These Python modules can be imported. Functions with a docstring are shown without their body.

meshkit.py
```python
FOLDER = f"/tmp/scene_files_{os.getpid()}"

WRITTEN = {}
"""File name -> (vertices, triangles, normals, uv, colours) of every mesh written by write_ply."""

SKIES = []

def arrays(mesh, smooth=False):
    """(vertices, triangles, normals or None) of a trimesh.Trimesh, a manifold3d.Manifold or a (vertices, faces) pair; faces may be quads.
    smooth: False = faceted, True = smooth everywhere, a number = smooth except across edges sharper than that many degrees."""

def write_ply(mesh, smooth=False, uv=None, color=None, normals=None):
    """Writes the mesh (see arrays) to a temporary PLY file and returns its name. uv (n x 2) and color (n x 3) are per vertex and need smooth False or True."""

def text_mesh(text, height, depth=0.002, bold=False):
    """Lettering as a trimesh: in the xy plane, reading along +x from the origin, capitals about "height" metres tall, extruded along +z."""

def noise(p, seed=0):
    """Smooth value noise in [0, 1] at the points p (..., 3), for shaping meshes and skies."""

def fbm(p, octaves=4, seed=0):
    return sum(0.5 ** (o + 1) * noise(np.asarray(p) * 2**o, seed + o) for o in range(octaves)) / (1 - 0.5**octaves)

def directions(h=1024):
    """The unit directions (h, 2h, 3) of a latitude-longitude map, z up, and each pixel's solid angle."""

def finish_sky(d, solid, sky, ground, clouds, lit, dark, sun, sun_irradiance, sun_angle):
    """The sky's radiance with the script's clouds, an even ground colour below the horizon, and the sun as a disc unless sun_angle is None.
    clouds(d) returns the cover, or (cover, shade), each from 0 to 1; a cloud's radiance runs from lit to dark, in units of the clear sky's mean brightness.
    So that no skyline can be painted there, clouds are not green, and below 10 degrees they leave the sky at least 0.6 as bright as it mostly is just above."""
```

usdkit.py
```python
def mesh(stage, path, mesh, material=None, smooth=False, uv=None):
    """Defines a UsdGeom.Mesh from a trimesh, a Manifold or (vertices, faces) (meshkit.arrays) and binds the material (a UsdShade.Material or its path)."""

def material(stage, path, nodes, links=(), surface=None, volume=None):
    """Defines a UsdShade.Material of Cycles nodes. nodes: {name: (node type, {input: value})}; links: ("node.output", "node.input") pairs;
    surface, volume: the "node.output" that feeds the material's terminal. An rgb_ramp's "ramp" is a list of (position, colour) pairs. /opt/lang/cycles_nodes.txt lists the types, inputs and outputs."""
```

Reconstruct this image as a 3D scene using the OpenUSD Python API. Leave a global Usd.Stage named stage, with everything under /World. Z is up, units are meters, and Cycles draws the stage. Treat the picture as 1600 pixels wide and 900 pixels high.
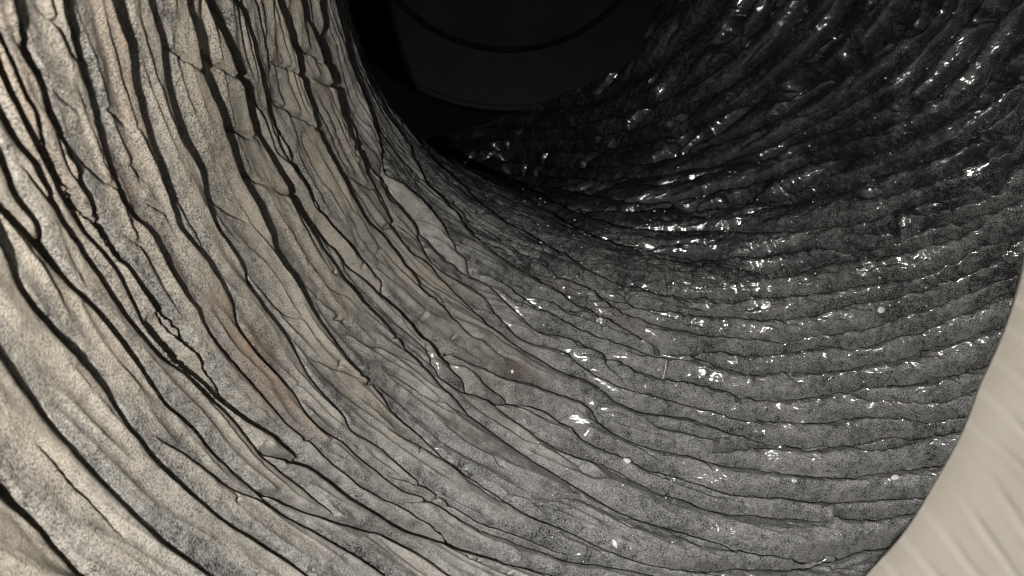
import math, random
import numpy as np, trimesh
from scipy.spatial import cKDTree
from scipy import ndimage
import usdkit, meshkit
from pxr import Usd, UsdGeom, UsdLux, UsdShade, Gf, Sdf, Vt

stage = Usd.Stage.CreateInMemory()
UsdGeom.Xform.Define(stage, '/World')
R = 0.15                                    # radius of the duct in metres
PITCH = 0.629
RIGHT = np.array([1., 0, 0]); UP = np.array([0, math.sin(PITCH), math.cos(PITCH)]); FWD = np.array([0, math.cos(PITCH), -math.sin(PITCH)])
CAM = np.array([0, 0, 0.30])

# ------------------------------------------------------------------ camera, light, exposure
cam = UsdGeom.Camera.Define(stage, '/World/camera')
cam.AddTransformOp().Set(Gf.Matrix4d(*RIGHT, 0, *UP, 0, *(-FWD), 0, *CAM, 1))
cam.CreateHorizontalApertureAttr(36.0); cam.CreateVerticalApertureAttr(20.25)
cam.CreateFocalLengthAttr(32.245)
cam.CreateClippingRangeAttr(Gf.Vec2f(0.005, 50))
cam.CreateFStopAttr(64.0); cam.CreateFocusDistanceAttr(0.29)
cam.GetPrim().CreateAttribute('exposure', Sdf.ValueTypeNames.Float).Set(0.0)


def world(v):
    """From the duct's working frame (right, down, forward; in duct radii) to metres."""
    v = np.asarray(v, float)
    return CAM + R * (v[..., 0:1] * RIGHT - v[..., 1:2] * UP + v[..., 2:3] * FWD)


lamp = UsdLux.SphereLight.Define(stage, '/World/flash_lamp')      # the phone's flash beside the lens
lamp.CreateRadiusAttr(0.0022); lamp.CreateNormalizeAttr(True)
lamp.CreateIntensityAttr(LAMP_POWER := 1.95); lamp.CreateColorAttr(Gf.Vec3f(1.0, 0.98, 0.945))
lamp.AddTranslateOp().Set(Gf.Vec3d(*world([-0.135, 0.05, -0.16]).tolist()))
dome = UsdLux.DomeLight.Define(stage, '/World/room_glow')         # the faint light of the dim room behind the camera
dome.CreateIntensityAttr(1.0)
usdkit.material(stage, '/World/Looks/room_light', {'b': ('background_shader', {'color': (1.0, 0.92, 0.8), 'strength': 0.0015})}, surface='b.background')
UsdShade.MaterialBindingAPI.Apply(dome.GetPrim()).Bind(UsdShade.Material.Get(stage, '/World/Looks/room_light'))

# ------------------------------------------------------------------ helpers
USED = {}


def numbered(parent, name):
    k = USED.get((parent, name), -1) + 1
    USED[(parent, name)] = k
    return f'{parent}/{name}' + (f'_{k:03d}' if k else '')


def tag(prim, label=None, category=None, group=None, kind=None):
    for k, v in (('label', label), ('category', category), ('group', group), ('kind', kind)):
        if v:
            prim.SetCustomDataByKey(k, v)
    return prim


def put(parent, name, v, f, mat, n=None, uv=None, dust=None):
    """One Mesh prim; v in metres."""
    path = numbered(parent, name)
    m = UsdGeom.Mesh.Define(stage, path)
    v = np.asarray(v, np.float32); f = np.asarray(f, np.int32)
    m.CreatePointsAttr(Vt.Vec3fArray.FromNumpy(v))
    m.CreateFaceVertexCountsAttr(Vt.IntArray.FromNumpy(np.full(len(f), f.shape[1], np.int32)))
    m.CreateFaceVertexIndicesAttr(Vt.IntArray.FromNumpy(f.ravel()))
    m.CreateSubdivisionSchemeAttr('none')
    if n is not None:
        m.CreateNormalsAttr(Vt.Vec3fArray.FromNumpy(np.asarray(n, np.float32))); m.SetNormalsInterpolation('vertex')
    pv = UsdGeom.PrimvarsAPI(m)
    if uv is not None:
        pv.CreatePrimvar('st', Sdf.ValueTypeNames.TexCoord2fArray, 'vertex').Set(Vt.Vec2fArray.FromNumpy(np.asarray(uv, np.float32)))
    if dust is not None:
        pv.CreatePrimvar('dust', Sdf.ValueTypeNames.Color3fArray, 'vertex').Set(Vt.Vec3fArray.FromNumpy(np.asarray(dust, np.float32)))
    UsdShade.MaterialBindingAPI.Apply(m.GetPrim()).Bind(UsdShade.Material.Get(stage, '/World/Looks/' + mat))
    return m.GetPrim()


def grid_faces(nr, nc, closed=False):
    i = np.arange(nr * nc).reshape(nr, nc)
    if closed:
        i = np.hstack([i, i[:, :1]])
    return np.stack([i[:-1, :-1], i[:-1, 1:], i[1:, 1:], i[1:, :-1]], -1).reshape(-1, 4)


def vnormals(v, f):
    n = np.zeros_like(v); fn = np.cross(v[f[:, 2]] - v[f[:, 0]], v[f[:, 3]] - v[f[:, 1]])
    for k in range(4):
        for a in range(3):
            n[:, a] += np.bincount(f[:, k], fn[:, a], len(v))
    return n / np.maximum(np.linalg.norm(n, axis=1, keepdims=True), 1e-20)


def sstep(x, a, b):
    t = np.clip((x - a) / (b - a), 0, 1)
    return t * t * (3 - 2 * t)


# ------------------------------------------------------------------ materials
usdkit.material(stage, '/World/Looks/dusty_film', {
    'd': ('attribute', {'attribute': 'dust'}), 'ds': ('separate_color', {}), 'g': ('geometry', {}), 'uv': ('uvmap', {'attribute': 'st'}),
    'n1': ('noise_texture', {'scale': 3000.0, 'detail': 3.0, 'roughness': 0.7}),
    'n2': ('noise_texture', {'scale': 330.0, 'detail': 4.0, 'roughness': 0.6}),
    'n3': ('noise_texture', {'scale': 45.0, 'detail': 4.0, 'roughness': 0.6}),
    'n4': ('noise_texture', {'scale': 2000.0, 'detail': 3.0, 'roughness': 0.7}),
    # grain: isotropic on the beige side, short strokes on the grey side
    'gr': ('mix_float', {}), 'n4s': ('map_range', {'from_min': 0.0, 'from_max': 1.0, 'to_min': 0.22, 'to_max': 0.78}),
    'gc': ('map_range', {'from_min': 0.38, 'from_max': 0.62, 'to_min': -0.5, 'to_max': 0.5, 'clamp': True}),
    'mid': ('map_range', {'from_min': 0.3, 'from_max': 0.7, 'to_min': -0.2, 'to_max': 0.2, 'clamp': True}),
    'big': ('map_range', {'from_min': 0.3, 'from_max': 0.7, 'to_min': -0.16, 'to_max': 0.16, 'clamp': True}),
    'cg': ('math', {'math_type': 'multiply_add', 'value2': 1.0}),
    'c2': ('math', {'math_type': 'add'}), 'c3': ('math', {'math_type': 'add', 'use_clamp': True}),
    'dc': ('mix_color', {'a': (0.30, 0.296, 0.285), 'b': (0.215, 0.190, 0.152)}),
    'st': ('mix_color', {'b': (0.135, 0.092, 0.062)}),
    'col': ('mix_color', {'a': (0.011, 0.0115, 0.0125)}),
    'inv': ('math', {'math_type': 'subtract', 'value1': 1.0}), 'wm': ('map_range', {'from_min': 0.44, 'from_max': 0.57, 'to_min': 0.0, 'to_max': 1.0, 'clamp': True}), 'wet': ('math', {'math_type': 'multiply'}),
    'nw': ('noise_texture', {'scale': 70.0, 'detail': 3.0, 'roughness': 0.6}),
    'ro': ('map_range', {'from_min': 0.05, 'from_max': 0.5, 'to_min': 0.3, 'to_max': 0.6, 'clamp': True}),
    'mq': ('mapping', {'rotation': (0, 0, 0.12), 'scale': (120.0, 16.0, 1.0)}), 'n5': ('noise_texture', {'scale': 1.0, 'detail': 3.0, 'roughness': 0.55, 'distortion': 0.6}), 'ms': ('map_range', {'from_min': 0.42, 'from_max': 0.62, 'to_min': 0.5, 'to_max': 1.0, 'clamp': True}), 'sm': ('math', {'math_type': 'multiply'}),
    'b3': ('bump', {'strength': 0.6, 'distance': 0.0005}),
    'b2': ('bump', {'strength': 0.8, 'distance': 0.00045}),
    'b': ('bump', {'strength': 1.0, 'distance': 0.0005}),
    'p': ('principled_bsdf', {'specular_ior_level': 0.28, 'coat_roughness': 0.09, 'coat_ior': 1.9}),
}, [('d.color', 'ds.color'), ('g.position', 'n1.vector'), ('g.position', 'n2.vector'), ('g.position', 'n3.vector'), ('g.position', 'n4.vector'),
    ('ds.r', 'gr.fac'), ('n4.fac', 'n4s.value'), ('n4s.result', 'gr.a'), ('n1.fac', 'gr.b'), ('gr.result', 'gc.value'),
    ('n2.fac', 'mid.value'), ('n3.fac', 'big.value'),
    ('gc.result', 'cg.value1'), ('ds.g', 'cg.value3'), ('cg.value', 'c2.value1'), ('mid.result', 'c2.value2'), ('c2.value', 'c3.value1'), ('big.result', 'c3.value2'),
    ('ds.r', 'dc.fac'), ('dc.result', 'st.a'), ('sm.value', 'st.fac'), ('st.result', 'col.b'), ('c3.value', 'col.fac'),
    ('c3.value', 'ro.value'), ('col.result', 'p.base_color'), ('ro.result', 'p.roughness'),
    ('uv.UV', 'mq.vector'), ('mq.vector', 'n5.vector'), ('n5.fac', 'b2.height'), ('n2.fac', 'ms.value'), ('ms.result', 'sm.value1'), ('ds.b', 'sm.value2'), ('gr.result', 'b.height'), ('n2.fac', 'b3.height'), ('b3.normal', 'b.normal'), ('b2.normal', 'p.coat_normal'), ('ds.r', 'inv.value2'), ('g.position', 'nw.vector'), ('nw.fac', 'wm.value'), ('wm.result', 'wet.value1'), ('inv.value', 'wet.value2'), ('wet.value', 'p.coat_weight'), ('b.normal', 'p.normal')], surface='p.BSDF')


def plain(name, color, rough, metallic=0.0, scale=60.0, var=0.25, bump=0.0, bscale=300.0):
    c = np.array(color)
    usdkit.material(stage, '/World/Looks/' + name, {
        'g': ('geometry', {}), 'n': ('noise_texture', {'scale': scale, 'detail': 4.0}),
        'r': ('rgb_ramp', {'ramp': [(0.3, tuple(c * (1 - var))), (0.7, tuple(np.minimum(c * (1 + var), 1)))]}),
        'nb': ('noise_texture', {'scale': bscale, 'detail': 3.0}), 'b': ('bump', {'strength': 0.6, 'distance': bump}),
        'p': ('principled_bsdf', {'roughness': rough, 'metallic': metallic})},
        [('g.position', 'n.vector'), ('n.fac', 'r.fac'), ('r.color', 'p.base_color'), ('g.position', 'nb.vector')] + ([('nb.fac', 'b.height'), ('b.normal', 'p.normal')] if bump else []), surface='p.BSDF')


usdkit.material(stage, '/World/Looks/beige_cloth', {
    'd': ('attribute', {'attribute': 'dust'}), 'ds': ('separate_color', {}), 'g': ('geometry', {}), 'n': ('noise_texture', {'scale': 110.0, 'detail': 4.0}), 'nb': ('noise_texture', {'scale': 900.0, 'detail': 3.0}),
    'r': ('rgb_ramp', {'ramp': [(0.3, (0.140, 0.127, 0.106)), (0.7, (0.152, 0.139, 0.117))]}), 'm': ('mix_color', {'b': (0.182, 0.168, 0.143)}),
    'b': ('bump', {'strength': 0.6, 'distance': 0.0002}), 'p': ('principled_bsdf', {'roughness': 0.9})},
    [('d.color', 'ds.color'), ('g.position', 'n.vector'), ('g.position', 'nb.vector'), ('n.fac', 'r.fac'), ('r.color', 'm.a'), ('ds.r', 'm.fac'), ('m.result', 'p.base_color'), ('nb.fac', 'b.height'), ('b.normal', 'p.normal')], surface='p.BSDF')
plain('pale_lint', (0.55, 0.54, 0.50), 0.7, scale=900, var=0.15)
plain('pale_thread', (0.62, 0.59, 0.52), 0.6, scale=900, var=0.15)
plain('grey_crumb', (0.55, 0.54, 0.52), 0.45, scale=900, var=0.3)
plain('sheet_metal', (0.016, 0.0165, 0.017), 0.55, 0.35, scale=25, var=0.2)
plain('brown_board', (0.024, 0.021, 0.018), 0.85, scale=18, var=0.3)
plain('duct_jacket', (0.03, 0.03, 0.032), 0.6, scale=40, var=0.2)
CREASES = [
 ('D', '863,1267 862,1197 862,1127 861,1057 859,987 857,917 857,905 857,892 856,880 858,867 859,853 860,839 859,825 860,811 861,796 862,780 863,764 864,748 863,732 862,716 861,699 860,682 861,663 864,644 867,624 867,605 866,586 868,565 875,543 880,520 882,498 883,476 883,454 882,431 881,408 880,385 879,362 879,338 877,314 881,288 884,262 885,236 883,211 884,185 885,158 888,131 892,103 894,75 890,49 886,24 891,-5 898,-34 906,-64 912,-94 916,-123 919,-152 922,-181 924,-210 929,-240 936,-270 943,-300 951,-330 958,-361 973,-431 983,-501 989,-571 994,-641 997,-711'),
 ('D', '932,1240 932,1170 932,1100 931,1030 930,960 929,890 929,877 929,863 928,849 927,835 927,820 927,805 927,789 926,774 924,758 921,742 919,725 918,708 916,691 915,673 914,655 923,633 927,613 928,592 927,572 927,551 925,530 923,509 921,487 920,465 919,443 922,418 924,394 927,368 926,344 925,319 923,295 920,271 917,246 917,220 918,193 918,166 917,140 916,113 914,87 917,58 921,29 925,0 928,-29 930,-57 931,-86 933,-115 933,-144 931,-171 936,-201 941,-231 947,-261 953,-292'),
 ('D', '1008,1211 1008,1141 1008,1071 1009,1001 1010,931 1011,861 1012,846 1012,831 1011,816 1010,800 1010,784 1011,767 1011,750 1009,733 1007,715 1006,697 1007,678 1009,658 1006,640 998,623 988,608 982,589 984,568 992,545 999,521 1001,497 999,475 996,453 993,431 986,410 977,390 971,368 969,344 971,319 977,291 975,266 971,242 961,220 956,196 957,169 964,140 968,112 966,85 965,58 965,30 964,2 965,-26 969,-56 973,-85 975,-114 977,-143 977,-172 980,-202 984,-232 988,-262 992,-291 998,-322 1003,-352 1007,-382 1014,-412 1025,-443 1034,-474 1043,-505 1050,-535 1066,-605 1076,-675 1083,-745 1088,-815 1091,-885'),
 ('D', '1069,1184 1071,1114 1073,1044 1077,974 1083,904 1091,834 1093,817 1096,799 1099,781 1091,766 1088,749 1091,730 1091,711 1088,693 1083,675 1078,657 1085,635 1089,613 1085,592 1079,573 1074,553 1068,532 1068,509 1069,485 1071,461 1072,436 1070,412 1061,391 1053,369 1055,344 1061,316 1057,291 1044,271 1037,247 1031,222 1028,196 1027,169 1024,142 1012,120 1007,94 1016,63 1019,34 1019,5 1014,-21 1008,-48 1004,-75 1001,-103 1000,-132 999,-160 998,-189 1001,-219 1008,-250 1013,-280 1018,-311 1022,-342 1023,-371 1028,-401 1035,-432'),
 ('D', '1188,1156 1187,1086 1186,1016 1184,946 1181,876 1176,806 1174,788 1174,771 1177,752 1176,733 1173,715 1178,694 1184,672 1191,649 1191,627 1191,606 1191,584 1185,563 1182,541 1183,517 1185,493 1184,469 1182,445 1179,420 1174,397 1175,371 1171,346 1166,321 1165,295 1162,268 1157,243 1154,216 1151,189 1148,162 1145,134 1142,106 1137,80 1129,54 1122,27 1118,0 1116,-29 1112,-57 1108,-85 1103,-113 1098,-140 1099,-170 1098,-199 1091,-226 1085,-253 1079,-281 1079,-310 1082,-340 1084,-370 1084,-399 1084,-428 1082,-456 1082,-485 1082,-514 1082,-542 1085,-571 1090,-601 1096,-631 1107,-661 1119,-692 1132,-723 1146,-753 1158,-784 1172,-814 1184,-845 1193,-874 1208,-904 1226,-934 1243,-965 1261,-995 1280,-1025 1315,-1095 1338,-1165 1354,-1235 1365,-1305 1372,-1375'),
 ('D', '1180,1130 1186,1060 1194,990 1207,920 1226,850 1254,780 1265,759 1275,736 1279,715 1281,694 1283,672 1286,649 1291,626 1300,600 1310,574 1319,547 1322,522 1321,497 1319,472 1320,445 1324,418 1333,388 1336,359 1334,332 1326,306 1328,277 1331,247 1333,216 1338,185 1336,155 1331,126 1325,97 1321,68 1316,38 1307,10 1300,-18 1298,-49 1294,-79 1284,-107 1275,-136 1269,-165 1265,-195 1260,-225 1252,-254 1248,-284 1241,-313 1233,-341 1227,-370 1221,-399 1219,-429 1214,-458 1207,-485 1201,-514 1198,-542 1197,-572 1201,-603 1206,-634 1211,-665 1216,-695 1217,-724 1218,-753 1214,-780 1209,-806 1215,-836 1221,-865 1227,-894 1240,-924 1257,-955 1275,-986 1281,-1014 1296,-1044 1316,-1074 1335,-1104 1370,-1174 1394,-1244 1410,-1314 1421,-1384 1428,-1454'),
 ('M', '1226,1117 1232,1047 1240,977 1252,907 1270,837 1297,767 1309,743 1319,719 1327,695 1334,670 1342,644 1349,618 1356,591 1368,563 1378,534 1379,506 1387,477 1396,446 1413,412 1421,381 1417,352 1423,320 1434,286 1439,253 1445,219 1457,182 1455,150 1443,121'),
 ('M', '1285,1092 1293,1022 1304,952 1320,882 1343,812 1378,742 1414,713 1411,690 1405,668 1402,644 1404,618 1409,591 1417,563 1423,534 1423,507 1419,480 1425,449 1430,418 1427,389 1428,359 1432,327'),
 ('D', '1403,1081 1404,1011 1406,941 1407,871 1410,801 1414,731 1417,709 1417,687 1414,665 1415,642 1422,617 1433,590 1439,564 1440,538 1441,512 1445,485 1448,457 1448,430 1448,402 1449,374 1448,346 1446,317 1448,287 1459,254 1469,221 1479,187 1481,155 1475,125 1461,98 1431,79 1444,44 1440,13 1446,-21 1452,-56 1448,-87 1444,-119 1455,-155 1463,-191 1467,-225 1480,-263 1494,-300 1502,-337 1511,-373 1521,-410 1526,-445 1523,-478 1499,-502 1470,-522 1465,-553 1465,-585 1457,-615 1458,-647 1466,-681 1474,-715 1472,-746 1476,-779 1479,-810 1482,-842 1485,-873 1488,-905 1489,-935 1492,-965 1497,-996 1502,-1026 1507,-1056 1519,-1088 1531,-1119 1543,-1150 1554,-1180 1560,-1209 1571,-1239 1584,-1269 1608,-1339 1624,-1409 1635,-1479 1642,-1549 1647,-1619'),
 ('D', '1448,111 1447,77 1442,44 1433,12 1436,-24 1438,-60 1430,-93 1420,-125 1418,-160 1422,-197 1431,-236 1449,-276'),
 ('D', '1391,-38 1357,-55 1332,-76 1323,-105 1332,-140 1344,-177 1359,-214 1377,-251 1403,-290 1420,-329 1430,-365 1433,-400 1430,-433 1394,-447 1390,-479 1388,-511 1389,-544 1386,-576 1379,-605 1385,-639 1391,-673 1390,-704 1386,-734 1380,-763 1378,-793 1388,-826 1399,-859 1410,-892 1418,-924 1413,-952 1416,-981 1423,-1012 1432,-1043 1442,-1074 1451,-1105 1462,-1135 1470,-1165 1475,-1194 1489,-1264 1499,-1334 1505,-1404 1509,-1474 1512,-1544'),
 ('D', '1340,-176 1339,-210 1337,-243 1336,-276 1330,-307 1320,-337 1319,-369 1321,-403 1326,-438 1331,-472 1334,-506 1333,-538 1327,-568 1316,-596 1308,-625 1312,-658 1311,-688 1309,-719 1312,-750 1318,-783 1325,-815 1335,-848 1345,-880 1350,-911 1354,-942 1353,-970 1348,-996'),
 ('D', '1357,-1002 1376,-1042 1387,-1080 1404,-1119 1416,-1156 1438,-1226 1452,-1296 1462,-1366 1469,-1436 1474,-1506'),
 ('F', '1135,-320 1143,-359 1155,-399 1168,-439 1169,-476 1173,-514 1181,-552 1194,-591'),
 ('M', '1060,35 1070,0 1077,-34 1081,-67 1083,-101 1083,-133 1076,-163 1071,-194 1065,-223 1066,-256 1072,-290'),
 ('M', '1171,-630 1179,-667 1181,-703 1187,-739 1196,-776 1206,-813'),
 ('M', '1526,-611 1535,-656 1541,-700 1546,-743 1552,-786 1568,-831'),
 ('M', '1498,-760 1514,-798 1535,-836 1555,-874 1570,-911 1578,-946 1581,-979 1584,-1012 1596,-1047 1608,-1082 1614,-1115 1603,-1141 1613,-1171 1635,-1206 1651,-1240 1664,-1273 1677,-1306 1690,-1338 1713,-1408 1728,-1478 1738,-1548 1746,-1618 1750,-1688'),
 ('F', '1163,-841 1181,-878 1200,-915 1224,-951 1248,-988 1278,-1024'),
 ('F', '1192,-938 1214,-978 1236,-1017 1266,-1056'),
 ('D', '1538,1031 1542,961 1548,891 1556,821 1569,751 1588,681 1599,654 1605,627 1604,601 1608,574 1611,546 1612,518 1614,490 1609,463 1597,437 1579,414 1575,385 1580,354 1577,324 1568,296 1572,263 1580,229 1586,194 1591,160 1595,125 1599,89 1597,56 1586,25 1565,-2 1565,-36 1561,-70 1553,-102 1548,-136 1543,-169'),
 ('S', '1543,-169 1544,-233 1542,-297'),
 ('D', '1665,986 1673,916 1683,846 1699,776 1723,706 1758,636 1783,605 1799,574 1790,549 1792,520 1794,491 1806,459 1824,425 1815,397 1803,369 1789,341 1778,313 1778,281 1770,251 1770,218 1774,183 1777,148 1768,117 1727,97 1691,76 1685,44 1696,6 1697,-29 1692,-63 1685,-96 1676,-128 1664,-159 1652,-191 1640,-222 1628,-253 1623,-287 1626,-323 1626,-358 1621,-392 1626,-429 1636,-466 1632,-500 1618,-530 1603,-559 1594,-590 1596,-624 1609,-661 1621,-698 1631,-734 1628,-766 1619,-796 1610,-826 1606,-856 1606,-888 1600,-917 1603,-949 1608,-981 1614,-1013 1623,-1046 1630,-1078 1633,-1108 1651,-1141 1671,-1174 1674,-1204 1674,-1232 1679,-1262 1685,-1291 1691,-1320 1696,-1348 1708,-1418 1715,-1488 1721,-1558 1724,-1628 1727,-1698'),
 ('D', '2014,944 2007,874 1998,804 1985,734 1965,664 1935,594 1922,568 1908,542 1896,515 1881,488 1869,461 1879,428 1893,393 1909,357 1919,322 1906,292 1893,262 1890,228 1879,197 1869,165 1833,142 1837,106 1846,68 1838,34 1807,8 1772,-16 1747,-43 1754,-81 1778,-124 1790,-164 1778,-197 1752,-225 1725,-252 1704,-282 1692,-314 1706,-354 1710,-391 1722,-431 1707,-462 1689,-492 1679,-524 1671,-558 1666,-591 1669,-627 1675,-664 1687,-702 1692,-738 1689,-771 1682,-803 1672,-833 1669,-865 1677,-900 1690,-936 1698,-970 1698,-1002 1704,-1035 1711,-1068 1723,-1102 1733,-1136 1742,-1169 1745,-1200 1742,-1228 1734,-1254 1722,-1279 1729,-1309 1734,-1338 1741,-1368 1752,-1438 1759,-1508 1765,-1578 1768,-1648 1770,-1718'),
 ('M', '1771,-536 1723,-561 1692,-593'),
 ('D', '2241,894 2236,824 2228,754 2216,684 2199,614 2174,544 2163,514 2148,485 2150,452 2142,421 2124,391 2107,361 2097,329 2107,292 2101,258 2077,228 2052,198 2026,169 1986,144 1995,105 2006,65 2009,27 2001,-9 1991,-45 1980,-80 1950,-109 1929,-141 1908,-173 1874,-200 1861,-234 1844,-266 1811,-293 1788,-322 1778,-356 1787,-395 1808,-438 1817,-478 1799,-509 1795,-545 1792,-581 1782,-614 1773,-648 1775,-685 1782,-722 1788,-759 1789,-795 1788,-830 1781,-862 1776,-895 1776,-929 1785,-965 1795,-1001 1805,-1036 1817,-1072 1830,-1107 1842,-1142 1847,-1176 1853,-1208 1861,-1242 1866,-1274 1870,-1305 1876,-1337 1884,-1368 1893,-1400 1907,-1432 1922,-1464 1938,-1496 1967,-1566 1986,-1636 1999,-1706 2008,-1776 2014,-1846'),
 ('D', '1925,-244 1936,-289 1927,-329 1910,-367 1895,-404 1890,-445 1891,-488 1886,-528 1884,-569 1890,-612 1893,-655 1887,-694 1883,-733 1891,-775'),
 ('D', '1912,-704 1929,-747 1937,-788 1930,-824 1913,-857 1896,-889 1887,-922 1896,-961 1913,-1001 1922,-1040 1926,-1076 1924,-1111 1931,-1147 1944,-1185 1959,-1222 1966,-1258 1971,-1292 1977,-1327 1994,-1363 2012,-1399 2019,-1432 2028,-1465 2046,-1500 2049,-1532 2062,-1565 2076,-1635 2085,-1705 2092,-1775 2096,-1845 2099,-1915'),
 ('M', '1829,-1141 1809,-1169 1798,-1201 1792,-1233 1786,-1265 1778,-1295 1783,-1329 1793,-1364 1811,-1400 1828,-1435 1856,-1505 1875,-1575 1888,-1645 1896,-1715 1902,-1785'),
 ('D', '2566,291 2498,265 2482,230 2496,188 2460,156 2412,127 2392,92 2413,47 2372,16 2317,-10 2263,-36 2220,-64 2199,-99 2188,-136 2153,-166 2110,-193 2100,-231 2088,-267 2082,-306 2084,-346 2089,-388 2081,-426 2060,-460 2041,-493 2043,-533 2028,-568 2013,-602 1997,-636 1980,-669 1963,-701 1957,-737 1956,-774 1958,-811 1972,-851 1984,-891 1984,-927 1988,-963 1998,-1001 2008,-1039 2019,-1076 2033,-1114 2049,-1152 2043,-1184 2038,-1215 2033,-1247 2050,-1283 2065,-1319 2077,-1353 2082,-1386 2098,-1421 2120,-1456 2127,-1488 2136,-1521 2157,-1555 2170,-1587 2177,-1618 2182,-1649 2193,-1719 2200,-1789 2205,-1859 2209,-1929 2211,-1999'),
 ('D', '2211,-558 2173,-588 2134,-616 2101,-645 2081,-679 2077,-718 2060,-752 2066,-792 2071,-832 2064,-868 2072,-908 2076,-947 2078,-985 2078,-1021 2078,-1058 2082,-1095 2093,-1133 2109,-1172 2118,-1209 2123,-1245 2124,-1279 2132,-1315 2154,-1352 2173,-1388 2175,-1421 2185,-1456 2197,-1491 2209,-1525 2218,-1559 2227,-1592 2237,-1625 2246,-1657 2263,-1727 2274,-1797 2282,-1867 2287,-1937 2291,-2007'),
 ('D', '2223,-415 2211,-455 2198,-494 2192,-535 2199,-579 2194,-619 2184,-659 2181,-699 2180,-741 2183,-782 2184,-823 2178,-862 2179,-902 2192,-945 2202,-987 2188,-1021 2187,-1059 2194,-1099 2202,-1138 2210,-1177 2227,-1218 2245,-1258 2254,-1296 2255,-1332 2250,-1365 2259,-1402 2266,-1438 2274,-1474 2284,-1509 2288,-1543 2295,-1577 2308,-1612 2319,-1647 2330,-1681 2339,-1714'),
 ('D', '2660,147 2736,89 2779,37 2788,-9 2749,-47 2697,-81 2639,-113 2630,-156 2619,-199 2590,-238 2541,-270 2494,-303 2474,-342 2465,-385 2459,-429 2445,-470 2421,-508 2395,-545 2367,-580 2331,-613 2317,-652 2311,-693 2332,-741 2332,-783 2317,-821 2316,-862 2321,-904 2317,-943 2314,-983 2318,-1024 2323,-1065 2325,-1104 2329,-1144 2333,-1183 2336,-1222 2340,-1260 2342,-1297 2348,-1335 2351,-1371 2352,-1407 2351,-1441 2350,-1475 2352,-1509 2355,-1543 2367,-1579 2379,-1614 2389,-1649 2399,-1683 2407,-1717 2414,-1749 2420,-1782 2432,-1852 2439,-1922 2445,-1992 2448,-2062 2451,-2132'),
 ('F', '2175,-50 2170,-99 2153,-145 2142,-192 2158,-248 2158,-299 2124,-340'),
 ('F', '2230,11 2287,-50 2336,-110 2317,-154 2301,-200 2297,-248 2292,-297 2287,-345 2286,-395 2283,-445'),
 ('F', '2879,-237 2776,-262 2712,-295 2657,-330 2618,-369 2575,-406'),
 ('F', '2611,263 2534,205 2613,118'),
 ('E', '3061,-604 2944,-619 2859,-643 2799,-675 2757,-712 2724,-750 2705,-792 2698,-838 2681,-880 2673,-924 2662,-967 2648,-1008 2635,-1048 2628,-1090 2619,-1131 2619,-1173 2623,-1217 2622,-1258 2619,-1298 2606,-1334 2589,-1368 2570,-1401 2550,-1433 2529,-1463 2530,-1500 2534,-1538 2546,-1576 2551,-1613 2548,-1647 2540,-1679 2530,-1709 2525,-1741 2524,-1773 2528,-1806 2530,-1839 2536,-1909 2540,-1979 2543,-2049 2545,-2119 2546,-2189'),
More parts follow.
